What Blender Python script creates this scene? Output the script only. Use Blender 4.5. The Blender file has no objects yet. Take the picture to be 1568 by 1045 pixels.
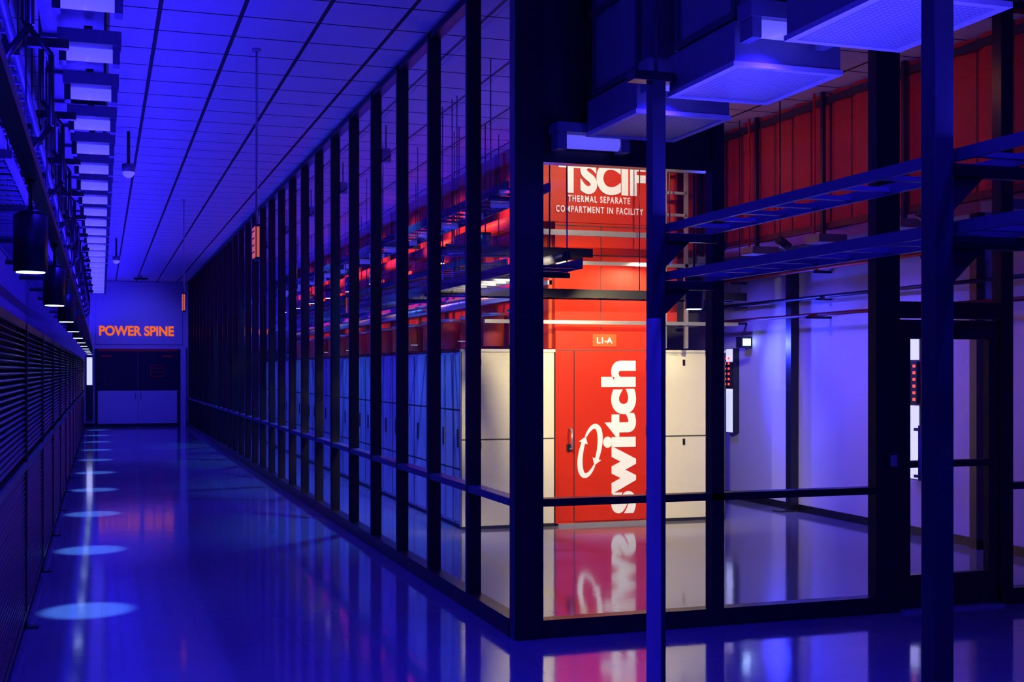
import bpy, math, random
from mathutils import Vector
random.seed(4)
sc=bpy.context.scene
try:
    sc.view_settings.view_transform='Standard'
    sc.view_settings.look='None'
except Exception as e: print(e)

# ---------------------------------------------------------------- materials
def mat(name,col,rough=.5,metal=0,emit=None,estr=0,noise=0,nscale=20,bump=0,spec=.5):
    m=bpy.data.materials.new(name); m.use_nodes=True
    nt=m.node_tree; b=nt.nodes['Principled BSDF']
    b.inputs['Base Color'].default_value=(*col,1)
    b.inputs['Roughness'].default_value=rough
    b.inputs['Metallic'].default_value=metal
    b.inputs['Specular IOR Level'].default_value=spec
    if emit:
        b.inputs['Emission Color'].default_value=(*emit,1)
        b.inputs['Emission Strength'].default_value=estr
    tc=nt.nodes.new('ShaderNodeNewGeometry')
    n=nt.nodes.new('ShaderNodeTexNoise'); n.inputs['Scale'].default_value=nscale
    nt.links.new(tc.outputs['Position'],n.inputs['Vector'])
    if noise:
        mx=nt.nodes.new('ShaderNodeMix'); mx.data_type='RGBA'
        mx.inputs[6].default_value=(*[c*(1-noise) for c in col],1)
        mx.inputs[7].default_value=(*[min(1,c*(1+noise)) for c in col],1)
        nt.links.new(n.outputs['Fac'],mx.inputs[0]); nt.links.new(mx.outputs[2],b.inputs['Base Color'])
    if bump:
        bp=nt.nodes.new('ShaderNodeBump'); bp.inputs['Strength'].default_value=bump; bp.inputs['Distance'].default_value=.01
        nt.links.new(n.outputs['Fac'],bp.inputs['Height']); nt.links.new(bp.outputs['Normal'],b.inputs['Normal'])
    return m

def grid_mat(name,col,line,step,wx,wy,rough,offx=0,offy=0,bump=0,spec=.5,nscale=3,stepy=None,axes='XY'):
    m=mat(name,col,rough,noise=.08,nscale=nscale,bump=bump,spec=spec)
    nt=m.node_tree; b=nt.nodes['Principled BSDF']
    src=b.inputs['Base Color'].links[0].from_socket
    g=nt.nodes.new('ShaderNodeNewGeometry'); s=nt.nodes.new('ShaderNodeSeparateXYZ')
    nt.links.new(g.outputs['Position'],s.inputs[0])
    outs=[]
    for ax,w,o,st in ((axes[0],wx,offx,step),(axes[1],wy,offy,stepy or step)):
        a=nt.nodes.new('ShaderNodeMath'); a.operation='ADD'; a.inputs[1].default_value=100*st+o
        nt.links.new(s.outputs[ax],a.inputs[0])
        d=nt.nodes.new('ShaderNodeMath'); d.operation='DIVIDE'; d.inputs[1].default_value=st
        nt.links.new(a.outputs[0],d.inputs[0])
        f=nt.nodes.new('ShaderNodeMath'); f.operation='FRACT'; nt.links.new(d.outputs[0],f.inputs[0])
        l=nt.nodes.new('ShaderNodeMath'); l.operation='LESS_THAN'; l.inputs[1].default_value=w/st
        nt.links.new(f.outputs[0],l.inputs[0]); outs.append(l)
    mxm=nt.nodes.new('ShaderNodeMath'); mxm.operation='MAXIMUM'
    nt.links.new(outs[0].outputs[0],mxm.inputs[0]); nt.links.new(outs[1].outputs[0],mxm.inputs[1])
    mx=nt.nodes.new('ShaderNodeMix'); mx.data_type='RGBA'
    mx.inputs[7].default_value=(*line,1)
    nt.links.new(mxm.outputs[0],mx.inputs[0]); nt.links.new(src,mx.inputs[6]); nt.links.new(mx.outputs[2],b.inputs['Base Color'])
    return m

M_floor=grid_mat('polished_floor_tile',(.20,.195,.23),(.15,.15,.17),.61,.005,.005,.085,bump=.08,nscale=3.2,spec=1.0)
M_ceil=grid_mat('ceiling_tile',(.56,.56,.60),(.008,.008,.012),.61,.034,.026,.8,offx=.2)
M_black=mat('black_anodised_frame',(.008,.008,.012),.35,spec=.5,noise=.1)
M_navy=mat('painted_steel',(.14,.14,.20),.35,metal=.3,noise=.1)
M_post=mat('painted_post',(.04,.04,.06),.3,metal=.2,noise=.1)
M_postlit=mat('post_lit_lower',(.42,.42,.52),.25,metal=.2,noise=.05)  # paler post colour: light on the lower post put into the paint
M_dark=mat('dark_steel',(.035,.035,.045),.4,metal=.4,noise=.1)
M_duct=mat('galvanised_duct',(.19,.19,.25),.45,metal=.2,noise=.15,nscale=6)
M_ductl=mat('fixture_housing',(.12,.12,.17),.4,metal=.2,noise=.1)
M_ductd=mat('duct_flange',(.06,.06,.08),.5,metal=.3,noise=.1)
M_white=mat('white_powder_coat',(.75,.73,.62),.4,noise=.03)
M_cream=mat('cream_cabinet_panel',(.84,.80,.62),.45,noise=.03,spec=.3)
M_gap=mat('panel_seam',(.05,.05,.05),.6,noise=.1)
M_red=mat('red_painted_panel',(.66,.026,.005),.5,noise=.05,spec=.25)
M_redd=mat('red_duct_panel',(.46,.028,.014),.5,noise=.25,nscale=4,spec=.25)
M_reds=mat('red_duct_seam',(.12,.01,.006),.5,noise=.2,spec=.25)
M_orange=mat('orange_panel',(.75,.10,.02),.5,noise=.06,spec=.3)
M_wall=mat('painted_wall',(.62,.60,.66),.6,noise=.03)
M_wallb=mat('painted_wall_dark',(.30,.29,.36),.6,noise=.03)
M_wtext=mat('glowing_white_vinyl',(.9,.9,.88),.5,noise=.02,emit=(1,.95,.9),estr=.12)  # lettering given a faint glow of its own, not a lamp
M_otext=mat('glowing_orange_vinyl',(.8,.12,.0),.6,noise=.02,emit=(1,.17,.02),estr=.8,spec=.1)  # glow put into the letters to keep their orange bright, no lamp behind
M_lamp=mat('lamp_lens',(.9,.9,1),.3,emit=(.35,.5,1),estr=9,noise=.01)
M_lampw=mat('white_lamp_lens',(.7,.7,.9),.3,emit=(.6,.65,1),estr=1.1,noise=.01)
M_lampwarm=mat('warm_lamp_lens',(1,.95,.85),.3,emit=(1,.85,.6),estr=10,noise=.01)
M_led=mat('red_led',(.8,.1,.05),.3,emit=(1,.1,.05),estr=1.2,noise=.01)
M_redp=mat('red_sign_paint',(.7,.06,.04),.4,noise=.02)
M_tube=mat('frosted_tube',(.7,.72,.8),.2,emit=(.14,.12,1),estr=.7,noise=.05)
M_rack=grid_mat('rack_door_mesh',(.46,.47,.60),(.05,.05,.07),.6,.04,.02,.3,axes='YZ',stepy=.65,offx=-.02)
M_galv=mat('galvanised_strut',(.5,.5,.52),.35,metal=.6,noise=.1)
M_perf=grid_mat('perforated_diffuser',(.50,.50,.57),(.27,.27,.32),.03,.012,.012,.5)
M_slat=mat('black_louvre',(.02,.02,.055),.3,spec=.6,noise=.1)
M_blackp=mat('matte_black_panel',(.006,.006,.011),.6,noise=.1)
M_doorup=mat('tinted_door_panel',(.015,.015,.04),.3,noise=.1)
M_signface=mat('exit_sign_face',(.8,.2,.05),.4,emit=(1,.18,.05),estr=.5,noise=.05)

def glass():
    m=bpy.data.materials.new('window_glass'); m.use_nodes=True; nt=m.node_tree; nt.nodes.clear()
    o=nt.nodes.new('ShaderNodeOutputMaterial'); mx=nt.nodes.new('ShaderNodeMixShader')
    t=nt.nodes.new('ShaderNodeBsdfTransparent'); t.inputs[0].default_value=(.93,.935,.96,1)
    g=nt.nodes.new('ShaderNodeBsdfGlossy'); g.inputs['Roughness'].default_value=.0
    lw=nt.nodes.new('ShaderNodeLayerWeight'); lw.inputs['Blend'].default_value=.5
    p=nt.nodes.new('ShaderNodeMath'); p.operation='POWER'; p.inputs[1].default_value=5
    a=nt.nodes.new('ShaderNodeMath'); a.operation='MULTIPLY_ADD'; a.inputs[1].default_value=.85; a.inputs[2].default_value=.06
    nt.links.new(lw.outputs['Facing'],p.inputs[0]); nt.links.new(p.outputs[0],a.inputs[0]); nt.links.new(a.outputs[0],mx.inputs[0])
    nt.links.new(t.outputs[0],mx.inputs[1]); nt.links.new(g.outputs[0],mx.inputs[2]); nt.links.new(mx.outputs[0],o.inputs[0])
    return m
M_glass=glass()

# ---------------------------------------------------------------- mesh builder
class MB:
    def __init__(s,name): s.n=name; s.v=[]; s.f=[]; s.fm=[]; s.m=[]; s.sm=[]
    def mi(s,m):
        if m not in s.m: s.m.append(m)
        return s.m.index(m)
    def box(s,x0,x1,y0,y1,z0,z1,m):
        i=len(s.v)
        s.v+=[(x0,y0,z0),(x1,y0,z0),(x1,y1,z0),(x0,y1,z0),(x0,y0,z1),(x1,y0,z1),(x1,y1,z1),(x0,y1,z1)]
        for q in ((0,3,2,1),(4,5,6,7),(0,1,5,4),(1,2,6,5),(2,3,7,6),(3,0,4,7)):
            s.f.append([i+k for k in q]); s.fm.append(s.mi(m)); s.sm.append(False)
        return s
    def paneX(s,x,y0,y1,z0,z1): s.poly([(x,y0,z0),(x,y1,z0),(x,y1,z1),(x,y0,z1)],M_glass)
    def paneY(s,y,x0,x1,z0,z1): s.poly([(x0,y,z0),(x1,y,z0),(x1,y,z1),(x0,y,z1)],M_glass)
    def poly(s,pts,m):
        i=len(s.v); s.v+=[tuple(p) for p in pts]; s.f.append(list(range(i,i+len(pts)))); s.fm.append(s.mi(m)); s.sm.append(False)
    def cyl(s,p0,p1,r,m,seg=16,r1=None,cap=None):
        p0=Vector(p0);p1=Vector(p1); r1=r if r1 is None else r1
        d=(p1-p0).normalized(); a=d.orthogonal().normalized(); b=d.cross(a)
        i=len(s.v)
        for p,rr in((p0,r),(p1,r1)):
            for k in range(seg):
                t=2*math.pi*k/seg; s.v.append(tuple(p+a*rr*math.cos(t)+b*rr*math.sin(t)))
        for k in range(seg):
            k2=(k+1)%seg; s.f.append([i+k,i+k2,i+seg+k2,i+seg+k]); s.fm.append(s.mi(m)); s.sm.append(True)
        s.f.append([i+k for k in range(seg)][::-1]); s.fm.append(s.mi(cap or m)); s.sm.append(False)
        s.f.append([i+seg+k for k in range(seg)]); s.fm.append(s.mi(m)); s.sm.append(False)
    def pipe(s,pts,r,m,seg=8):
        for a,b in zip(pts[:-1],pts[1:]): s.cyl(a,b,r,m,seg)
    def dome(s,c,r,m,seg=16):
        i=len(s.v); R=5
        for j in range(R+1):
            ph=math.pi/2*j/R
            for k in range(seg):
                t=2*math.pi*k/seg; s.v.append((c[0]+r*math.cos(ph)*math.cos(t),c[1]+r*math.cos(ph)*math.sin(t),c[2]-r*math.sin(ph)))
        for j in range(R):
            for k in range(seg):
                k2=(k+1)%seg; s.f.append([i+j*seg+k,i+(j+1)*seg+k,i+(j+1)*seg+k2,i+j*seg+k2]); s.fm.append(s.mi(m)); s.sm.append(True)
    def done(s,parent=None,bevel=0):
        me=bpy.data.meshes.new(s.n); me.from_pydata(s.v,[],s.f)
        for m in s.m: me.materials.append(m)
        me.polygons.foreach_set('material_index',s.fm); me.polygons.foreach_set('use_smooth',s.sm); me.update()
        o=bpy.data.objects.new(s.n,me); sc.collection.objects.link(o)
        if parent: o.parent=parent
        if bevel:
            b=o.modifiers.new('bevel','BEVEL'); b.width=bevel; b.segments=2; b.limit_method='ANGLE'
        return o
def empty(name,loc=(0,0,0)):
    o=bpy.data.objects.new(name,None); sc.collection.objects.link(o); return o
def quickbox(name,*a,**k):
    m=MB(name); m.box(*a); return m.done(**k)

def text_mesh(name,body,origin,u,v,w,h,m,bold=.012,depth=.006,parent=None,spacing=1.0):
    cu=bpy.data.curves.new(name,'FONT'); cu.body=body; cu.size=1; cu.offset=bold; cu.extrude=.01; cu.space_character=spacing
    o=bpy.data.objects.new(name+'_tmp',cu); sc.collection.objects.link(o)
    bpy.context.view_layer.update()
    dg=bpy.context.evaluated_depsgraph_get()
    me=bpy.data.meshes.new_from_object(o.evaluated_get(dg))
    bpy.data.objects.remove(o)
    xs=[q.co.x for q in me.vertices]; ys=[q.co.y for q in me.vertices]
    x0,x1,y0,y1=min(xs),max(xs),min(ys),max(ys)
    U=Vector(u);V=Vector(v);N=U.cross(V);O=Vector(origin)
    for q in me.vertices:
        c=q.co.copy()
        q.co=O+U*((c.x-x0)/(x1-x0)*w)+V*((c.y-y0)/(y1-y0)*h)+N*(depth if c.z>0 else 0)
    me.materials.clear(); me.materials.append(m)
    ob=bpy.data.objects.new(name,me); sc.collection.objects.link(ob)
    if parent: ob.parent=parent
    return ob

def area(name,loc,size,sy,rot,col,e,parent=None):
    l=bpy.data.lights.new(name,'AREA'); l.shape='RECTANGLE'; l.size=size; l.size_y=sy; l.color=col; l.energy=e
    o=bpy.data.objects.new(name,l); o.location=loc; o.rotation_euler=rot; sc.collection.objects.link(o)
    if parent: o.parent=parent
    return o
def spot(name,loc,target,col,e,ang=60,blend=.5,r=.04,parent=None):
    l=bpy.data.lights.new(name,'SPOT'); l.color=col; l.energy=e; l.spot_size=math.radians(ang); l.spot_blend=blend; l.shadow_soft_size=r
    o=bpy.data.objects.new(name,l); o.location=loc
    o.rotation_euler=(Vector(target)-Vector(loc)).to_track_quat('-Z','Y').to_euler(); sc.collection.objects.link(o)
    if parent: o.parent=parent
    return o
BL=(.020,.009,1.0); BL2=(.045,.035,1.0); WARM=(1,.83,.50)

# ---------------------------------------------------------------- room shell
CH=4.52; GX=2.59; FY=7.57; YE=39.9; RX=8.2
quickbox('floor',-3,9.2,-4,YE+.3,-.1,0,M_floor)
quickbox('ceiling',-3,9.2,-4,YE+.3,CH,CH+.1,M_ceil)
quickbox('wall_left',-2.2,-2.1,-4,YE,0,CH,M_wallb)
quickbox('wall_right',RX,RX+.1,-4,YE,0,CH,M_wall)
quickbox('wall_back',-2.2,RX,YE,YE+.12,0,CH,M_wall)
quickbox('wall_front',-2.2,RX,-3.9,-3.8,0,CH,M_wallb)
b=MB('baseboard_right'); b.box(RX-.015,RX,-3.8,YE,0,.09,M_black); b.done()
b=MB('baseboard_back'); b.box(-2.1,-.19,YE-.015,YE,0,.12,M_black); b.done()

# corridor glass wall
g=MB('window_1')
ys=[7.50+1.12*k for k in range(1,30)]
mx0,mx1=GX-.045,GX+.045
for y in ys:
    if y<YE-.05: g.box(mx0,mx1,y-.03,y+.03,.0,CH,M_black); g.box(mx0-.012,mx0,y-.006,y+.03,.12,CH-.06,M_post)
g.box(mx0-.01,mx1+.01,FY+.08,YE,0,.12,M_black)
g.box(mx0,mx1,FY+.08,YE,CH-.06,CH,M_black)
g.box(mx0-.005,mx1+.005,FY+.08,YE,.86,.91,M_navy)
g.paneX(GX,FY+.08,YE,.12,CH-.06)
g.done()
g=MB('corner_column'); g.box(2.545,2.73,FY-.06,FY+.07,0,CH,M_black); g.box(2.535,2.545,FY-.05,FY+.06,0,CH,M_post); g.done(bevel=.004)
# front glass wall
g=MB('window_2')
def mul(x0,x1,z0=0,z1=CH): g.box(x0,x1,FY-.05,FY+.05,z0,z1,M_black)
mul(3.96,4.05); mul(5.27,5.47); mul(6.36,6.47); mul(7.5,7.58)
g.box(2.735,5.47,FY-.055,FY+.055,0,.12,M_black); g.box(6.36,RX,FY-.055,FY+.055,0,.12,M_black)
g.box(2.735,5.27,FY-.05,FY+.05,.86,.91,M_black); g.box(6.47,RX,FY-.05,FY+.05,.86,.91,M_black)
g.box(2.735,3.96,FY-.05,FY+.05,3.11,3.19,M_black)
g.box(2.735,3.96,FY-.03,FY+.03,3.19,CH,M_blackp)
g.box(4.05,RX,FY-.05,FY+.05,CH-.06,CH,M_black)
g.box(5.47,6.36,FY-.05,FY+.05,2.13,2.25,M_black)
g.paneY(FY,2.735,3.96,.12,3.11); g.paneY(FY,4.05,5.27,.12,CH-.06); g.paneY(FY,5.47,6.36,2.25,CH-.06)
g.paneY(FY,6.47,7.5,.12,CH-.06); g.paneY(FY,7.58,RX,.12,CH-.06)
g.done()
d=MB('door_1')
d.box(5.48,5.575,FY-.03,FY+.03,.02,2.12,M_black); d.box(6.265,6.35,FY-.03,FY+.03,.02,2.12,M_black)
d.box(5.575,6.265,FY-.03,FY+.03,.02,.26,M_black); d.box(5.575,6.265,FY-.03,FY+.03,1.98,2.12,M_black)
d.box(5.575,6.265,FY-.03,FY+.03,1.04,1.09,M_black)
d.paneY(FY,5.575,6.265,.26,1.98)
d.box(5.95,6.22,FY-.09,FY-.03,1.99,2.05,M_dark); d.cyl((5.62,FY-.08,.95),(5.62,FY-.08,1.35),.014,M_galv,10)
d.box(5.61,5.63,FY-.08,FY-.02,.97,.99,M_galv); d.box(5.61,5.63,FY-.08,FY-.02,1.31,1.33,M_galv)
d.done()
quickbox('trim_1',5.48,6.35,FY-.10,FY+.10,0,.018,M_galv)
c=MB('card_reader'); c.box(5.36,5.44,FY-.075,FY-.05,1.04,1.16,M_dark); c.box(5.372,5.428,FY-.079,FY-.075,1.06,1.14,M_galv); c.done(bevel=.004)

# ---------------------------------------------------------------- far end
e=MB('door_2')
e.box(-.18,-.10,YE-.08,YE-.001,0,2.42,M_dark); e.box(2.26,2.34,YE-.08,YE-.001,0,2.42,M_dark)
e.box(-.10,2.26,YE-.08,YE-.001,2.34,2.42,M_redp)
for x0,x1 in((-.10,1.075),(1.085,2.26)):
    e.box(x0,x1,YE-.06,YE-.01,0,1.12,M_wall); e.box(x0,x1,YE-.06,YE-.01,1.12,2.34,M_doorup)
    e.box(x0,x1,YE-.066,YE-.06,.0,.10,M_dark)
e.cyl((1.0,YE-.1,.9),(1.0,YE-.1,1.1),.015,M_galv,8); e.cyl((1.16,YE-.1,.9),(1.16,YE-.1,1.1),.015,M_galv,8)
e.box(.0,.3,YE-.09,YE-.06,2.16,2.22,M_redp); e.box(1.8,2.1,YE-.09,YE-.06,2.16,2.22,M_redp)
for z in(1.55,1.68,1.81,1.9): e.box(1.45,1.85,YE-.07,YE-.06,z,z+.02,M_redp)
e.box(1.45,1.47,YE-.07,YE-.06,1.55,1.92,M_redp); e.box(1.83,1.85,YE-.07,YE-.06,1.55,1.92,M_redp)
e.done()
s=MB('wall_sign'); s.box(-.16,2.42,YE-.03,YE-.001,2.56,CH-.02,M_wall); so=s.done()
text_mesh('sign_lettering','POWER SPINE',(-.06,YE-.031,2.82),(1,0,0),(0,0,1),2.22,.31,M_otext,bold=.03,parent=so)
p=MB('pilaster'); p.box(2.36,2.52,YE-.1,YE-.035,0,2.5,M_wall); p.done()
w=MB('wall_light_strip'); w.box(-.44,-.24,YE-.05,YE-.016,.2,2.2,M_dark); w.box(-.42,-.26,YE-.055,YE-.05,1.3,2.15,M_lampw); w.done()
o=MB('added_sign_wash'); o.box(.9,1.3,37.4,37.5,4.4,4.46,M_dark); o.box(1.08,1.12,37.43,37.47,4.46,CH,M_dark); o=o.done()  # added fixture, brightens the end wall around the lettering
spot('sign_fill_bulb',(1.1,37.5,4.36),(1.1,YE,1.6),(.06,.045,1),190,110,1,.05,parent=o)

# ---------------------------------------------------------------- louvred fence on the left
FX=-.474
f=MB('louvred_fence')
py=[1.6+2.45*k for k in range(0,16)]
for i,y in enumerate(py):
    f.box(FX-.06,FX,y-.03,y+.03,.0,2.07,M_black)
    f.box(FX-.06,FX+.07,y-.04,y+.04,0,.012,M_black)
    if i<len(py)-1:
        y0=y+.03;y1=py[i+1]-.03
        f.box(FX-.05,FX-.005,y0,y1,2.02,2.07,M_black); f.box(FX-.05,FX-.0,y0,y1,1.08,1.13,M_navy)
        f.box(FX-.05,FX-.005,y0,y1,.08,.12,M_black)
        z=.14
        while z<2.0:
            if not(1.05<z<1.15):
                k=len(f.v)
                f.v+=[(FX-.04,y0,z+.022),(FX-.008,y0,z),(FX-.008,y1,z),(FX-.04,y1,z+.022),(FX-.04,y0,z+.028),(FX-.008,y0,z+.006),(FX-.008,y1,z+.006),(FX-.04,y1,z+.028)]
                for q in((0,3,2,1),(4,5,6,7),(0,1,5,4),(1,2,6,5),(2,3,7,6),(3,0,4,7)):
                    f.f.append([k+t for t in q]); f.fm.append(f.mi(M_slat)); f.sm.append(False)
            z+=.036
f.box(FX-.075,FX-.062,1.6,py[-1],.05,2.05,M_blackp)
f.done()

def pendant(x,y,z,name='pendant_downlight',top=CH):
    p=MB(name)
    p.cyl((x,y,z),(x,y,z+.27),.078,M_dark,24)
    p.cyl((x,y,z+.27),(x,y,z+.30),.078,M_dark,24,r1=.03)
    p.cyl((x,y,z-.004),(x,y,z+.0),.065,M_lamp,24)
    p.cyl((x,y,z+.3),(x,y,top),.01,M_dark,8)
    p.cyl((x,y,top-.02),(x,y,top),.025,M_dark,16)
    return p.done()
for k in range(-1,11):
    y=6.29+3.17*k
    o=pendant(-.32,y,2.22,top=2.659)
    spot('downlight',(-.31,y,2.19),(-.10,y+.0,0),(.10,.30,1.0),680,19,.6,.02,parent=o)
    spot('downlight_spill',(-.30,y,2.19),(.45,y+.2,0),(.04,.04,1.0),60,75,1,.02,parent=o)

def tray_y(name,x0,x1,y0,y1,z,m=M_dark,h=.08,step=.3,hang=None,top=CH):
    t=MB(name)
    t.box(x0,x0+.02,y0,y1,z,z+h,m); t.box(x1-.02,x1,y0,y1,z,z+h,m)
    y=y0+.1
    while y<y1-.05:
        t.box(x0+.02,x1-.02,y-.015,y+.015,z+.01,z+.03,m); y+=step
    if hang:
        y=y0+.4
        while y<y1:
            t.box(x0-.04,x1+.04,y-.02,y+.02,z-.045,z-.002,M_black)
            t.cyl((x0-.02,y,z-.03),(x0-.02,y,top),.006,M_black,6); t.cyl((x1+.02,y,z-.03),(x1+.02,y,top),.006,M_black,6)
            y+=hang
    return t.done()
def tray_x(name,x0,x1,y0,y1,z,m=M_dark,h=.08,step=.3,rods=()):
    t=MB(name)
    t.box(x0,x1,y0,y0+.02,z,z+h,m); t.box(x0,x1,y1-.02,y1,z,z+h,m)
    x=x0+.1
    while x<x1-.05:
        t.box(x-.015,x+.015,y0+.02,y1-.02,z+.01,z+.03,m); x+=step
    for x in rods:
        t.cyl((x,y0-.01,z),(x,y0-.01,CH),.006,M_black,6); t.cyl((x,y1+.01,z),(x,y1+.01,CH),.006,M_black,6)
    return t.done()
tray_y('cable_tray',-.95,-.50,2,39,2.95,M_ductl,hang=2.4,step=.25)
tray_y('cable_tray',-.85,-.45,2,39,3.55,M_ductl,hang=2.4,step=.25)
r=MB('added_uplight_rail'); r.box(-.345,-.275,1,39,2.66,2.68,M_dark); r.box(-.28,-.275,1,39,2.68,2.71,M_dark); r.box(-.345,-.34,1,39,2.68,2.71,M_dark)  # invented rail to carry the added ceiling uplight
for y in py: r.cyl((-.352,y,2.67),(-.352,y,3.86),.006,M_dark,6)
ro=r.done()
area('added_corridor_fill',(-.31,20,2.695),.045,38,(0,math.radians(180-26),0),BL,1250,parent=ro)  # added fill strip, lights the corridor ceiling from below
c=MB('conduit_run')
for y in [3.5+2.4*k for k in range(14)]:
    c.pipe([(-.46,y,CH),(-.46,y,3.95),(-.30,y,3.75),(-.30,y,3.3),(-.44,y,3.1),(-.44,y,2.98)],.018,M_black,8)
    c.box(-1.0,-.2,y+.25,y+.31,3.86,3.92,M_black)
    c.box(-.98,-.36,y+.25,y+.29,3.22,3.27,M_black)
c.cyl((-.6,2,3.78),(-.6,39,3.78),.03,M_ductl,10); c.cyl((-.42,2,3.40),(-.42,39,3.40),.022,M_ductl,10)
c.done()
for k in range(26):
    y=4.1+1.35*k
    t=MB('tube_light_fixture')
    t.box(-.30,.14,y-.11,y+.11,4.12,4.22,M_ductl); t.cyl((-.24,y,4.06),(.08,y,4.06),.05,M_tube,14)
    t.box(-.29,-.24,y-.07,y+.07,3.99,4.13,M_dark); t.box(.08,.13,y-.07,y+.07,3.99,4.13,M_ductl)
    t.box(-.12,-.06,y-.02,y+.02,4.22,4.268,M_dark)
    o=t.done()
    if k%2==0: spot('tube_bulb',(-.05,y,3.98),(1.1,y,0),BL,230,140,1,.08,parent=o)
q=MB('overhead_bus_duct'); q.box(-.42,.02,1,39,4.30,4.46,M_ductl)
for k in range(32): q.box(-.44,.04,1.5+1.2*k,1.56+1.2*k,4.27,CH,M_ductd)
q.done()
for y in (14.9,27.):
    s=MB('dome_camera'); s.cyl((.30,y,4.12),(.30,y,CH),.02,M_dark,8); s.cyl((.30,y,4.05),(.30,y,4.14),.075,M_duct,20); s.dome((.30,y,4.05),.07,M_tube); s.done()
for y in(10.73,20.55):
    s=MB('hanging_exit_sign'); s.cyl((1.27,y,3.0),(1.27,y,CH),.010,M_galv,8); s.cyl((1.27,y,CH-.02),(1.27,y,CH),.04,M_galv,12)
    s.box(1.25,1.29,y-.10,y+.10,2.70,3.0,M_dark); s.box(1.243,1.25,y-.09,y+.09,2.72,2.98,M_signface)
    s.box(1.258,1.282,y-.102,y-.10,2.72,2.98,M_signface)
    for z in(2.76,2.82,2.88,2.94): s.box(1.241,1.243,y-.07,y+.07,z,z+.012,M_dark)
    s.done()

# ---------------------------------------------------------------- near posts and trays on the right
for y,top in((6.06,3.36),(3.70,CH)):
    p=MB('support_post'); p.box(2.81,2.89,y-.04,y+.04,0.01,top,M_post); p.box(2.77,2.93,y-.08,y+.08,0,.012,M_dark)
    if top<CH:
        p.box(2.70,2.94,y-.05,y+.05,top-.05,top,M_black); p.cyl((2.85,y,top),(2.85,y,CH),.012,M_dark,8)
        p.box(2.805,2.86,y-.045,y+.03,.012,2.03,M_postlit)  # pale shell painting the lit lower part of the post, no separate sleeve
    for z in(2.24,2.50):
        p.box(2.85,3.22,y-.02,y+.02,z-.05,z-.003,M_black)
        p.poly([(2.89,y,z-.05),(3.05,y,z-.05),(2.89,y,z-.2)],M_black)
    p.done(bevel=.003)
tray_y('cable_ladder',2.90,3.20,2.4,6.12,2.50,M_navy,h=.045,step=.28)
tray_y('cable_ladder',2.90,3.20,2.4,6.12,2.24,M_navy,h=.045,step=.28)

yy=[(6.53,7.29),(5.37,6.10),(4.15,4.887),(2.95,3.68)]
for y0,y1 in yy:
    t=MB('ceiling_diffuser')
    X0,X1=2.95,3.55
    t.box(X0,X1,y0,y1,3.27,3.47,M_duct)
    t.box(X0-.01,X1+.01,y0-.01,y0+.03,3.245,3.27,M_wall); t.box(X0-.01,X1+.01,y1-.03,y1+.01,3.245,3.27,M_wall)
    t.box(X0-.01,X0+.03,y0+.03,y1-.03,3.245,3.27,M_wall); t.box(X1-.03,X1+.01,y0+.03,y1-.03,3.245,3.27,M_wall)
    t.box(X0+.03,X1-.03,y0+.03,y1-.03,3.252,3.262,M_perf)
    t.box(X0+.03,X1-.03,y0+.04,y1-.04,3.47,4.5,M_duct)
    for z in(3.49,4.0): t.box(X0+.01,X1-.01,y0+.02,y1-.02,z,z+.04,M_ductd)
    for xx in(X0+.015,): t.box(xx,xx+.03,y0+.03,y0+.07,3.5,4.5,M_ductd); t.box(xx,xx+.03,y1-.07,y1-.03,3.5,4.5,M_ductd)
    t.done()
    yc=y0-.13
    t=MB('tube_light_fixture'); t.box(2.93,3.42,yc-.07,yc+.07,3.44,3.52,M_duct); t.cyl((2.98,yc,3.40),(3.36,yc,3.40),.045,M_tube,14)
    t.box(2.94,2.99,yc-.06,yc+.06,3.34,3.45,M_duct); t.box(3.36,3.41,yc-.06,yc+.06,3.34,3.45,M_duct)
    t.box(3.12,3.18,yc-.02,yc+.02,3.52,CH,M_dark); o=t.done()
    spot('tube_bulb',(3.15,yc,3.32),(2.4,yc,0),BL,120,150,1,.08,parent=o)
t=MB('tube_light_fixture'); yc=7.41
t.box(2.76,3.28,yc-.08,yc+.08,3.28,3.34,M_duct); t.cyl((2.82,yc,3.23),(3.22,yc,3.23),.045,M_tube,14)
t.box(2.77,2.83,yc-.06,yc+.06,3.17,3.29,M_duct); t.box(3.21,3.27,yc-.06,yc+.06,3.17,3.29,M_duct); t.box(3.0,3.06,yc-.02,yc+.02,3.34,CH,M_dark); t.done()
q=MB('air_duct'); q.box(3.62,4.2,2,7.3,3.75,4.46,M_duct)
for k in range(5): q.box(3.61,4.21,2.4+1.2*k,2.46+1.2*k,3.74,CH,M_ductd)
q.done()

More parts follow.
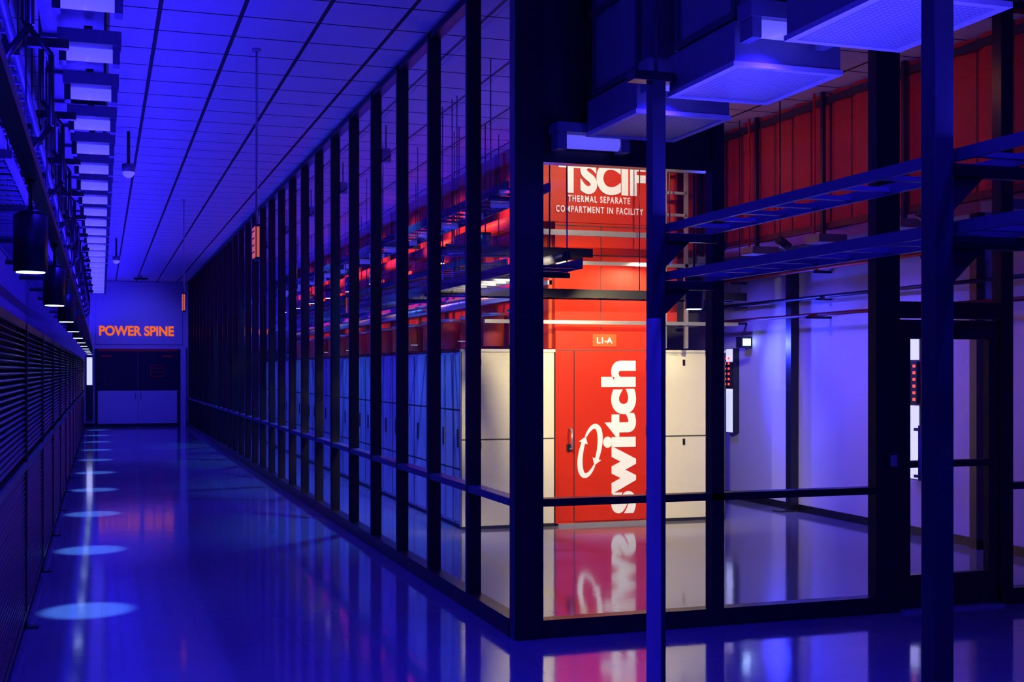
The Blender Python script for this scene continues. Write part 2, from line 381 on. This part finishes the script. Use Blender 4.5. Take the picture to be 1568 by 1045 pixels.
# ---------------------------------------------------------------- containment pod
PY=12.92
pod=empty('server_containment_pod')
b=MB('rack_row_left'); b.box(3.76,4.83,PY+.02,30,0.04,1.97,M_rack); b.box(3.80,4.80,PY+.05,30,0,.04,M_black)
for k in range(28):
    y=PY+.05+.6*k; b.box(3.735,3.76,y+.02,y+.58,.08,1.93,M_rack); b.box(3.72,3.735,y+.04,y+.07,.9,1.1,M_black)
b.done(pod)
b=MB('rack_row_right'); b.box(5.965,6.95,PY+.02,30,0.04,1.97,M_rack); b.box(6,6.9,PY+.05,30,0,.04,M_black); b.done(pod)
def endpanel(nm,x0,x1,lx):
    b=MB(nm); b.box(x0,x1,PY,PY+.02,.03,1.97,M_cream); b.box(x0,x1,PY-.003,PY,.98,.994,M_gap)
    b.box(x0,x1,PY-.02,PY+.03,1.955,1.985,M_white); b.box(x0,x1,PY-.01,PY+.02,0,.035,M_dark)
    for z in(1.84,.92): b.box(lx-.014,lx+.014,PY-.012,PY,z-.035,z+.035,M_black)
    b.box(x0,x0+.012,PY-.004,PY,.03,1.97,M_gap); b.box(x1-.012,x1,PY-.004,PY,.03,1.97,M_gap)
    b.done(pod)
endpanel('end_panel_left',3.73,4.83,3.95); endpanel('end_panel_right',5.965,6.97,6.43)
b=MB('end_panel_pier'); b.box(4.62,4.635,PY-.004,PY,.03,1.97,M_gap); b.done(pod)
d=MB('pod_door'); d.box(4.83,5.965,PY-.03,PY+.03,.03,2.22,M_red)
d.box(4.86,5.04,PY-.036,PY-.03,.05,1.97,M_red); d.box(5.05,5.93,PY-.05,PY-.03,.05,1.97,M_red)
d.box(5.042,5.05,PY-.033,PY-.03,.05,1.97,M_gap); d.box(4.83,5.965,PY-.034,PY-.03,1.975,1.985,M_gap)
d.box(4.85,5.95,PY-.07,PY+.0,0,.03,M_galv)
d.pipe([(4.99,PY-.05,.86),(4.99,PY-.12,.88),(4.99,PY-.12,1.08),(4.99,PY-.05,1.10)],.012,M_galv,10)
d.box(4.955,5.025,PY-.045,PY-.036,.84,.92,M_dark)
for z in(.25,1.0,1.75): d.box(5.925,5.95,PY-.06,PY-.03,z,z+.12,M_dark)
d.done(pod)
text_mesh('door_lettering','switch',(5.80,PY-.051,.12),(0,0,1),(-1,0,0),1.74,.43,M_wtext,bold=.046,parent=pod,spacing=1.06)
# emblem: two curved arrows chasing round a leaning oval
def logo():
    L=MB('door_emblem'); cx,cz=5.235,.84; rot=math.radians(-14)
    A_,B_=.105,.285
    def P(a,s=0):
        x=A_*math.cos(a); z=B_*math.sin(a)
        nx=math.cos(a)/A_; nz=math.sin(a)/B_; l=math.hypot(nx,nz); x+=nx/l*s; z+=nz/l*s
        return (cx+x*math.cos(rot)-z*math.sin(rot), PY-.054, cz+x*math.sin(rot)+z*math.cos(rot))
    def swoosh(a0,a1):
        n=36
        def wd(t): return .008+.024*math.sin(math.pi*min(1,.05+.75*t))
        for i in range(n):
            t0=i/n;t1=(i+1)/n; A0=a0+(a1-a0)*t0; A1=a0+(a1-a0)*t1
            L.poly([P(A0,wd(t0)),P(A1,wd(t1)),P(A1,-wd(t1)),P(A0,-wd(t0))],M_wtext)
        L.poly([P(a1,.055),P(a1,-.055),P(a1-math.radians(17),0)],M_wtext)
    swoosh(math.radians(150),math.radians(-14)); swoosh(math.radians(330),math.radians(166))
    L.done(pod)
logo()
s=MB('label_plate'); s.box(5.27,5.56,PY-.045,PY-.03,2.02,2.16,M_orange); s.done(pod)
text_mesh('label_text','L1-A',(5.32,PY-.046,2.055),(1,0,0),(0,0,1),.19,.07,M_wtext,bold=.02,parent=pod)
r=MB('containment_panels')
r.box(4.83,5.965,PY-.01,PY+.02,2.22,3.42,M_red); r.box(4.55,5.965,PY-.02,PY+.02,3.42,CH,M_red)
for z in(2.62,3.05,3.38): r.box(4.83,5.965,PY-.016,PY-.01,z,z+.01,M_gap)
r.box(5.38,5.39,PY-.014,PY-.01,2.22,3.4,M_gap)
r.box(4.83,4.86,PY+.02,32,1.97,CH,M_redd); r.box(5.94,5.965,PY+.02,32,1.97,CH,M_redd)
k=0; y=PY+.1
while y<31:
    r.box(4.80,4.83,y,y+.05,2.0,CH,M_orange if k%3==0 else M_reds)
    if k%2==0: r.box(4.72,4.83,y+.15,y+.75,3.15,3.6,M_orange)
    r.cyl((4.62,y+.5,2.05),(4.62,y+.5,2.42),.13,M_orange,18); r.cyl((4.62,y+.5,2.42),(4.62,y+.5,2.46),.15,M_galv,18)
    y+=1.0;k+=1
r.box(4.78,4.83,PY+.1,31,2.72,2.77,M_galv); r.box(4.78,4.83,PY+.1,31,3.80,3.84,M_reds)
r.done(pod)
r=MB('red_partition_panel')
r.box(5.98,6.85,15.2,15.23,2.3,CH-.001,M_redd)
for z in(2.7,3.2,3.7): r.box(5.98,6.85,15.15,15.2,z,z+.05,M_orange)
r.done(pod)
text_mesh('sign_heading','TSCIF',(4.86,PY-.03,3.745),(1,0,0),(0,0,1),1.07,.38,M_wtext,bold=.05,parent=pod)
text_mesh('sign_line_upper','THERMAL SEPARATE',(4.975,PY-.03,3.65),(1,0,0),(0,0,1),.76,.075,M_wtext,bold=.02,parent=pod,spacing=1.25)
text_mesh('sign_line_lower','COMPARTMENT IN FACILITY',(4.83,PY-.03,3.53),(1,0,0),(0,0,1),1.07,.075,M_wtext,bold=.02,parent=pod,spacing=1.25)
s=MB('strut_frame')
s.box(3.9,6.95,PY-.35,PY-.31,2.26,2.30,M_galv); s.box(4.4,6.6,PY-.3,PY-.26,2.92,2.96,M_galv); s.box(4.4,6.7,PY-.3,PY-.26,3.24,3.30,M_galv)
for x in(4.54,6.05,6.32,6.6): s.box(x-.02,x+.02,PY-.30,PY-.26,2.0,CH,M_galv)
for z in(3.5,3.75,4.0): s.box(6.05,6.32,PY-.3,PY-.26,z,z+.03,M_galv)
s.box(6.05,6.32,PY-.05,PY-.03,2.3,CH,M_redd)
s.done(pod)
tray_x('cable_tray',3.2,6.8,12.1,12.45,2.52,M_black,h=.09,rods=(3.4,4.32,5.66,6.7))
tray_x('cable_tray',3.2,4.75,11.6,11.9,2.90,M_dark,h=.09,rods=(3.4,4.1))
tray_y('cable_tray',3.2,3.6,9.0,32,2.55,M_navy,hang=4.0)
tray_y('cable_tray',3.9,4.4,13.3,32,2.95,M_black,hang=4.0)
tray_y('cable_tray',3.3,3.7,10.0,32,3.3,M_dark,hang=4.4)
p=MB('overhead_pipes')
for x,z,rad,mm in((4.55,2.62,.05,M_galv),(4.6,3.5,.09,M_redd),(3.85,2.75,.04,M_dark)): p.cyl((x,12.95 if x>4.5 else 10,z),(x,32,z),rad,mm,14)
for y in range(13,32,4): 
    for x,z in((4.55,2.66),(3.85,2.79)): p.cyl((x,y+.4,z),(x,y+.4,CH),.006,M_black,6)
for y in range(13,30,2):
    p.cyl((4.1,y+.2,3.12),(4.1,y+.2,3.3),.07,M_dark,14,cap=M_lampwarm); p.cyl((4.1,y+.2,3.3),(4.1,y+.2,CH),.008,M_black,6)  # small glowing caps added for warm glints among the pipes
p.done()
def head(x,y,z,tx,ty,tz,e,ang=75,col=WARM,nm='track_spotlight'):
    h=MB(nm); a=Vector((x,y,z)); t=(Vector((tx,ty,tz))-a).normalized()
    h.cyl(a,a-t*.16,.06,M_black,18,cap=M_lampwarm); h.cyl(a-t*.08,((a-t*.08).x,(a-t*.08).y,CH),.008,M_black,6)
    o=h.done(); spot('spot_bulb',a+t*.02,(tx,ty,tz),col,e,ang,.6,.03,parent=o)
head(4.56,12.3,2.86,5.0,12.92,2.6,50,100); head(5.90,12.3,2.95,5.6,12.92,2.3,50,100)
head(3.52,10.0,2.8,4.6,12.92,1.2,400,70); head(5.3,10.0,2.8,5.9,12.92,1.2,370,70); head(5.3,11.2,4.2,5.4,12.92,3.6,120,75)  # extra heads added out of view to brighten the pod front
for k in range(7):
    y=13.6+2.6*k
    o=MB('added_aisle_spot'); o.cyl((3.05,y,4.1),(3.05,y,4.25),.06,M_black,16); o.cyl((3.05,y,4.25),(3.05,y,CH),.01,M_black,6); o=o.done()  # added ceiling spots for blue on racks and warm light on red panels
    spot('aisle_fill_bulb',(3.05,y,4.08),(3.74,y,1.2),(.05,.04,1) if k%2 else (.06,.20,1),900,90,.7,.05,parent=o)
    spot('warm_fill_bulb',(3.0,y+.6,4.08),(4.83,y+.6,3.3),(1,.35,.12),430,60,.7,.05,parent=o)
o=pendant(4.76,9.37,2.27); spot('downlight',(4.76,9.37,2.24),(4.76,9.4,0),(.15,.2,1),50,80,.8,.03,parent=o)

# ---------------------------------------------------------------- right side of the room
r=MB('red_overhead_ductwork')
x0=6.92; y=7.75
while y<15.0:
    r.poly([(x0,y,3.16),(x0-.07,y+.18,3.16),(x0-.07,y+.18,CH),(x0,y,CH)],M_redd)
    r.poly([(x0-.07,y+.18,3.16),(x0,y+.34,3.16),(x0,y+.34,CH),(x0-.07,y+.18,CH)],M_redd)
    r.poly([(x0,y+.34,3.16),(x0-.01,y+.36,3.16),(x0-.01,y+.36,CH),(x0,y+.34,CH)],M_reds)
    y+=.36
r.box(x0,x0+.5,7.75,15.1,3.16,3.20,M_redd); r.box(x0+.02,x0+.5,7.75,15.1,3.2,CH,M_redd)
r.box(x0-.09,x0-.05,7.75,15.1,CH-.12,CH-.05,M_dark); r.box(x0-.085,x0-.07,7.75,15.1,3.16,3.22,M_reds)
r.done()
h=MB('hanger_rods')
for y in(8.0,9.3,10.6,11.9,13.2,14.4):
    h.box(x0-.13,x0-.09,y-.02,y+.02,3.05,CH,M_black); h.cyl((x0-.16,y+.08,3.1),(x0-.16,y+.08,CH),.012,M_red,8)
    h.box(x0-.22,x0+.1,y-.1,y+.16,3.02,3.10,M_duct)
h.done()
c=MB('wall_column'); yC=13.35; c.box(RX-.12,RX-.02,yC-.06,yC+.06,0,3.1,M_black); c.box(RX-.3,RX-.02,yC-.08,yC+.08,0,.02,M_dark)
c.box(RX-.5,RX-.02,yC-.03,yC+.03,3.05,3.12,M_black); c.done()
c=MB('wall_column'); c.box(RX-.12,RX-.02,9.9,10.0,0,CH,M_black); c.done()
p=MB('wall_pipes')
for x,z,mm in((8.0,2.95,M_orange),(8.05,2.62,M_dark),(7.9,2.40,M_reds)):
    p.cyl((x,7.8,z),(x,16,z),.022,mm,10)
for y in(8.6,10.6,12.6,14.6): p.box(7.85,RX-.001,y-.02,y+.02,2.36,2.39,M_dark); p.box(8.0,RX-.001,y-.02,y+.02,2.58,2.60,M_dark); p.box(7.97,RX-.001,y-.02,y+.02,2.9,2.93,M_dark)
p.done()
def statuslight(y,z0,z1):
    s=MB('status_light_panel'); X=RX-.001
    s.box(X-.09,X,y-.10,y+.10,z0,z1,M_dark); zm0=z0+(z1-z0)*.52; zm1=z0+(z1-z0)*.84
    s.box(X-.10,X-.09,y-.08,y+.08,z0+.01,zm0,M_lampw); s.box(X-.10,X-.09,y-.08,y+.08,zm1,z1-.01,M_lampw)
    s.box(X-.13,X-.09,y-.09,y+.09,zm0+.02,zm1-.02,M_blackp)
    for i in range(6): s.box(X-.137,X-.13,y-.07,y-.03,zm0+.05+i*.07,zm0+.08+i*.07,M_led); s.box(X-.137,X-.13,y+.03,y+.07,zm0+.05+i*.07,zm0+.08+i*.07,M_led)
    s.done()
statuslight(10.9,.6,2.1); statuslight(14.9,.9,2.05)
b=MB('wall_floodlight'); b.box(RX-.16,RX,14.45,14.6,2.05,2.2,M_dark); b.box(RX-.14,RX-.03,14.44,14.45,2.08,2.17,M_lamp); o=b.done()
spot('flood_bulb',(RX-.6,14.38,2.1),(RX-.05,11,1.0),(.03,.04,1),320,130,.8,.05,parent=o)
for y,e2 in((8.8,70),(11.1,160),(12.6,150),(14.2,150)):
    o=MB('added_wall_wash'); o.cyl((6.72,y,3.02),(6.60,y,3.10),.05,M_black,14); o.cyl((6.62,y,3.10),(6.62,y,CH),.008,M_black,6); o=o.done()  # added lamps that tint the right wall blue
    spot('wall_fill_bulb',(6.75,y,3.0),(8.15,y,1.3),(.10,.065,1),e2,100,1,.06,parent=o)
for y in(8.6,10.2,11.8,13.4):
    o=MB('added_red_wash'); o.cyl((5.2,y,4.25),(5.2,y,4.38),.05,M_black,14); o.cyl((5.2,y,4.38),(5.2,y,CH),.01,M_black,6); o=o.done()  # added spots to light the red ductwork
    spot('red_fill_bulb',(5.2,y,4.2),(6.9,y,3.6),(1,.24,.09),19,110,1,.06,parent=o)
area('added_ladder_fill',(3.05,4.3,2.58),.2,3.4,(0,math.radians(180),0),BL2,52)  # added fill without a fixture, lights the diffuser undersides
area('added_room_fill',(3.4,20,2.7),.2,22,(0,math.radians(180),0),BL,150)  # bare fill light added to brighten the room ceiling
area('added_lobby_fill',(1.3,-1.5,2.2),2.0,1.0,(0,math.radians(180),0),BL,360)  # unseen fill added behind the camera

w=bpy.data.worlds.new('world'); sc.world=w; w.use_nodes=True
w.node_tree.nodes['Background'].inputs[0].default_value=(.02,.015,.3,1); w.node_tree.nodes['Background'].inputs[1].default_value=.2

cd=bpy.data.cameras.new('camera'); cam=bpy.data.objects.new('camera',cd); sc.collection.objects.link(cam)
cam.location=(0,0,1.75); cam.rotation_euler=(math.radians(90),0,math.radians(-18.5))
cd.sensor_width=36; cd.lens=36*1880/1568; cd.shift_y=45/1568; cd.clip_end=200
sc.camera=cam
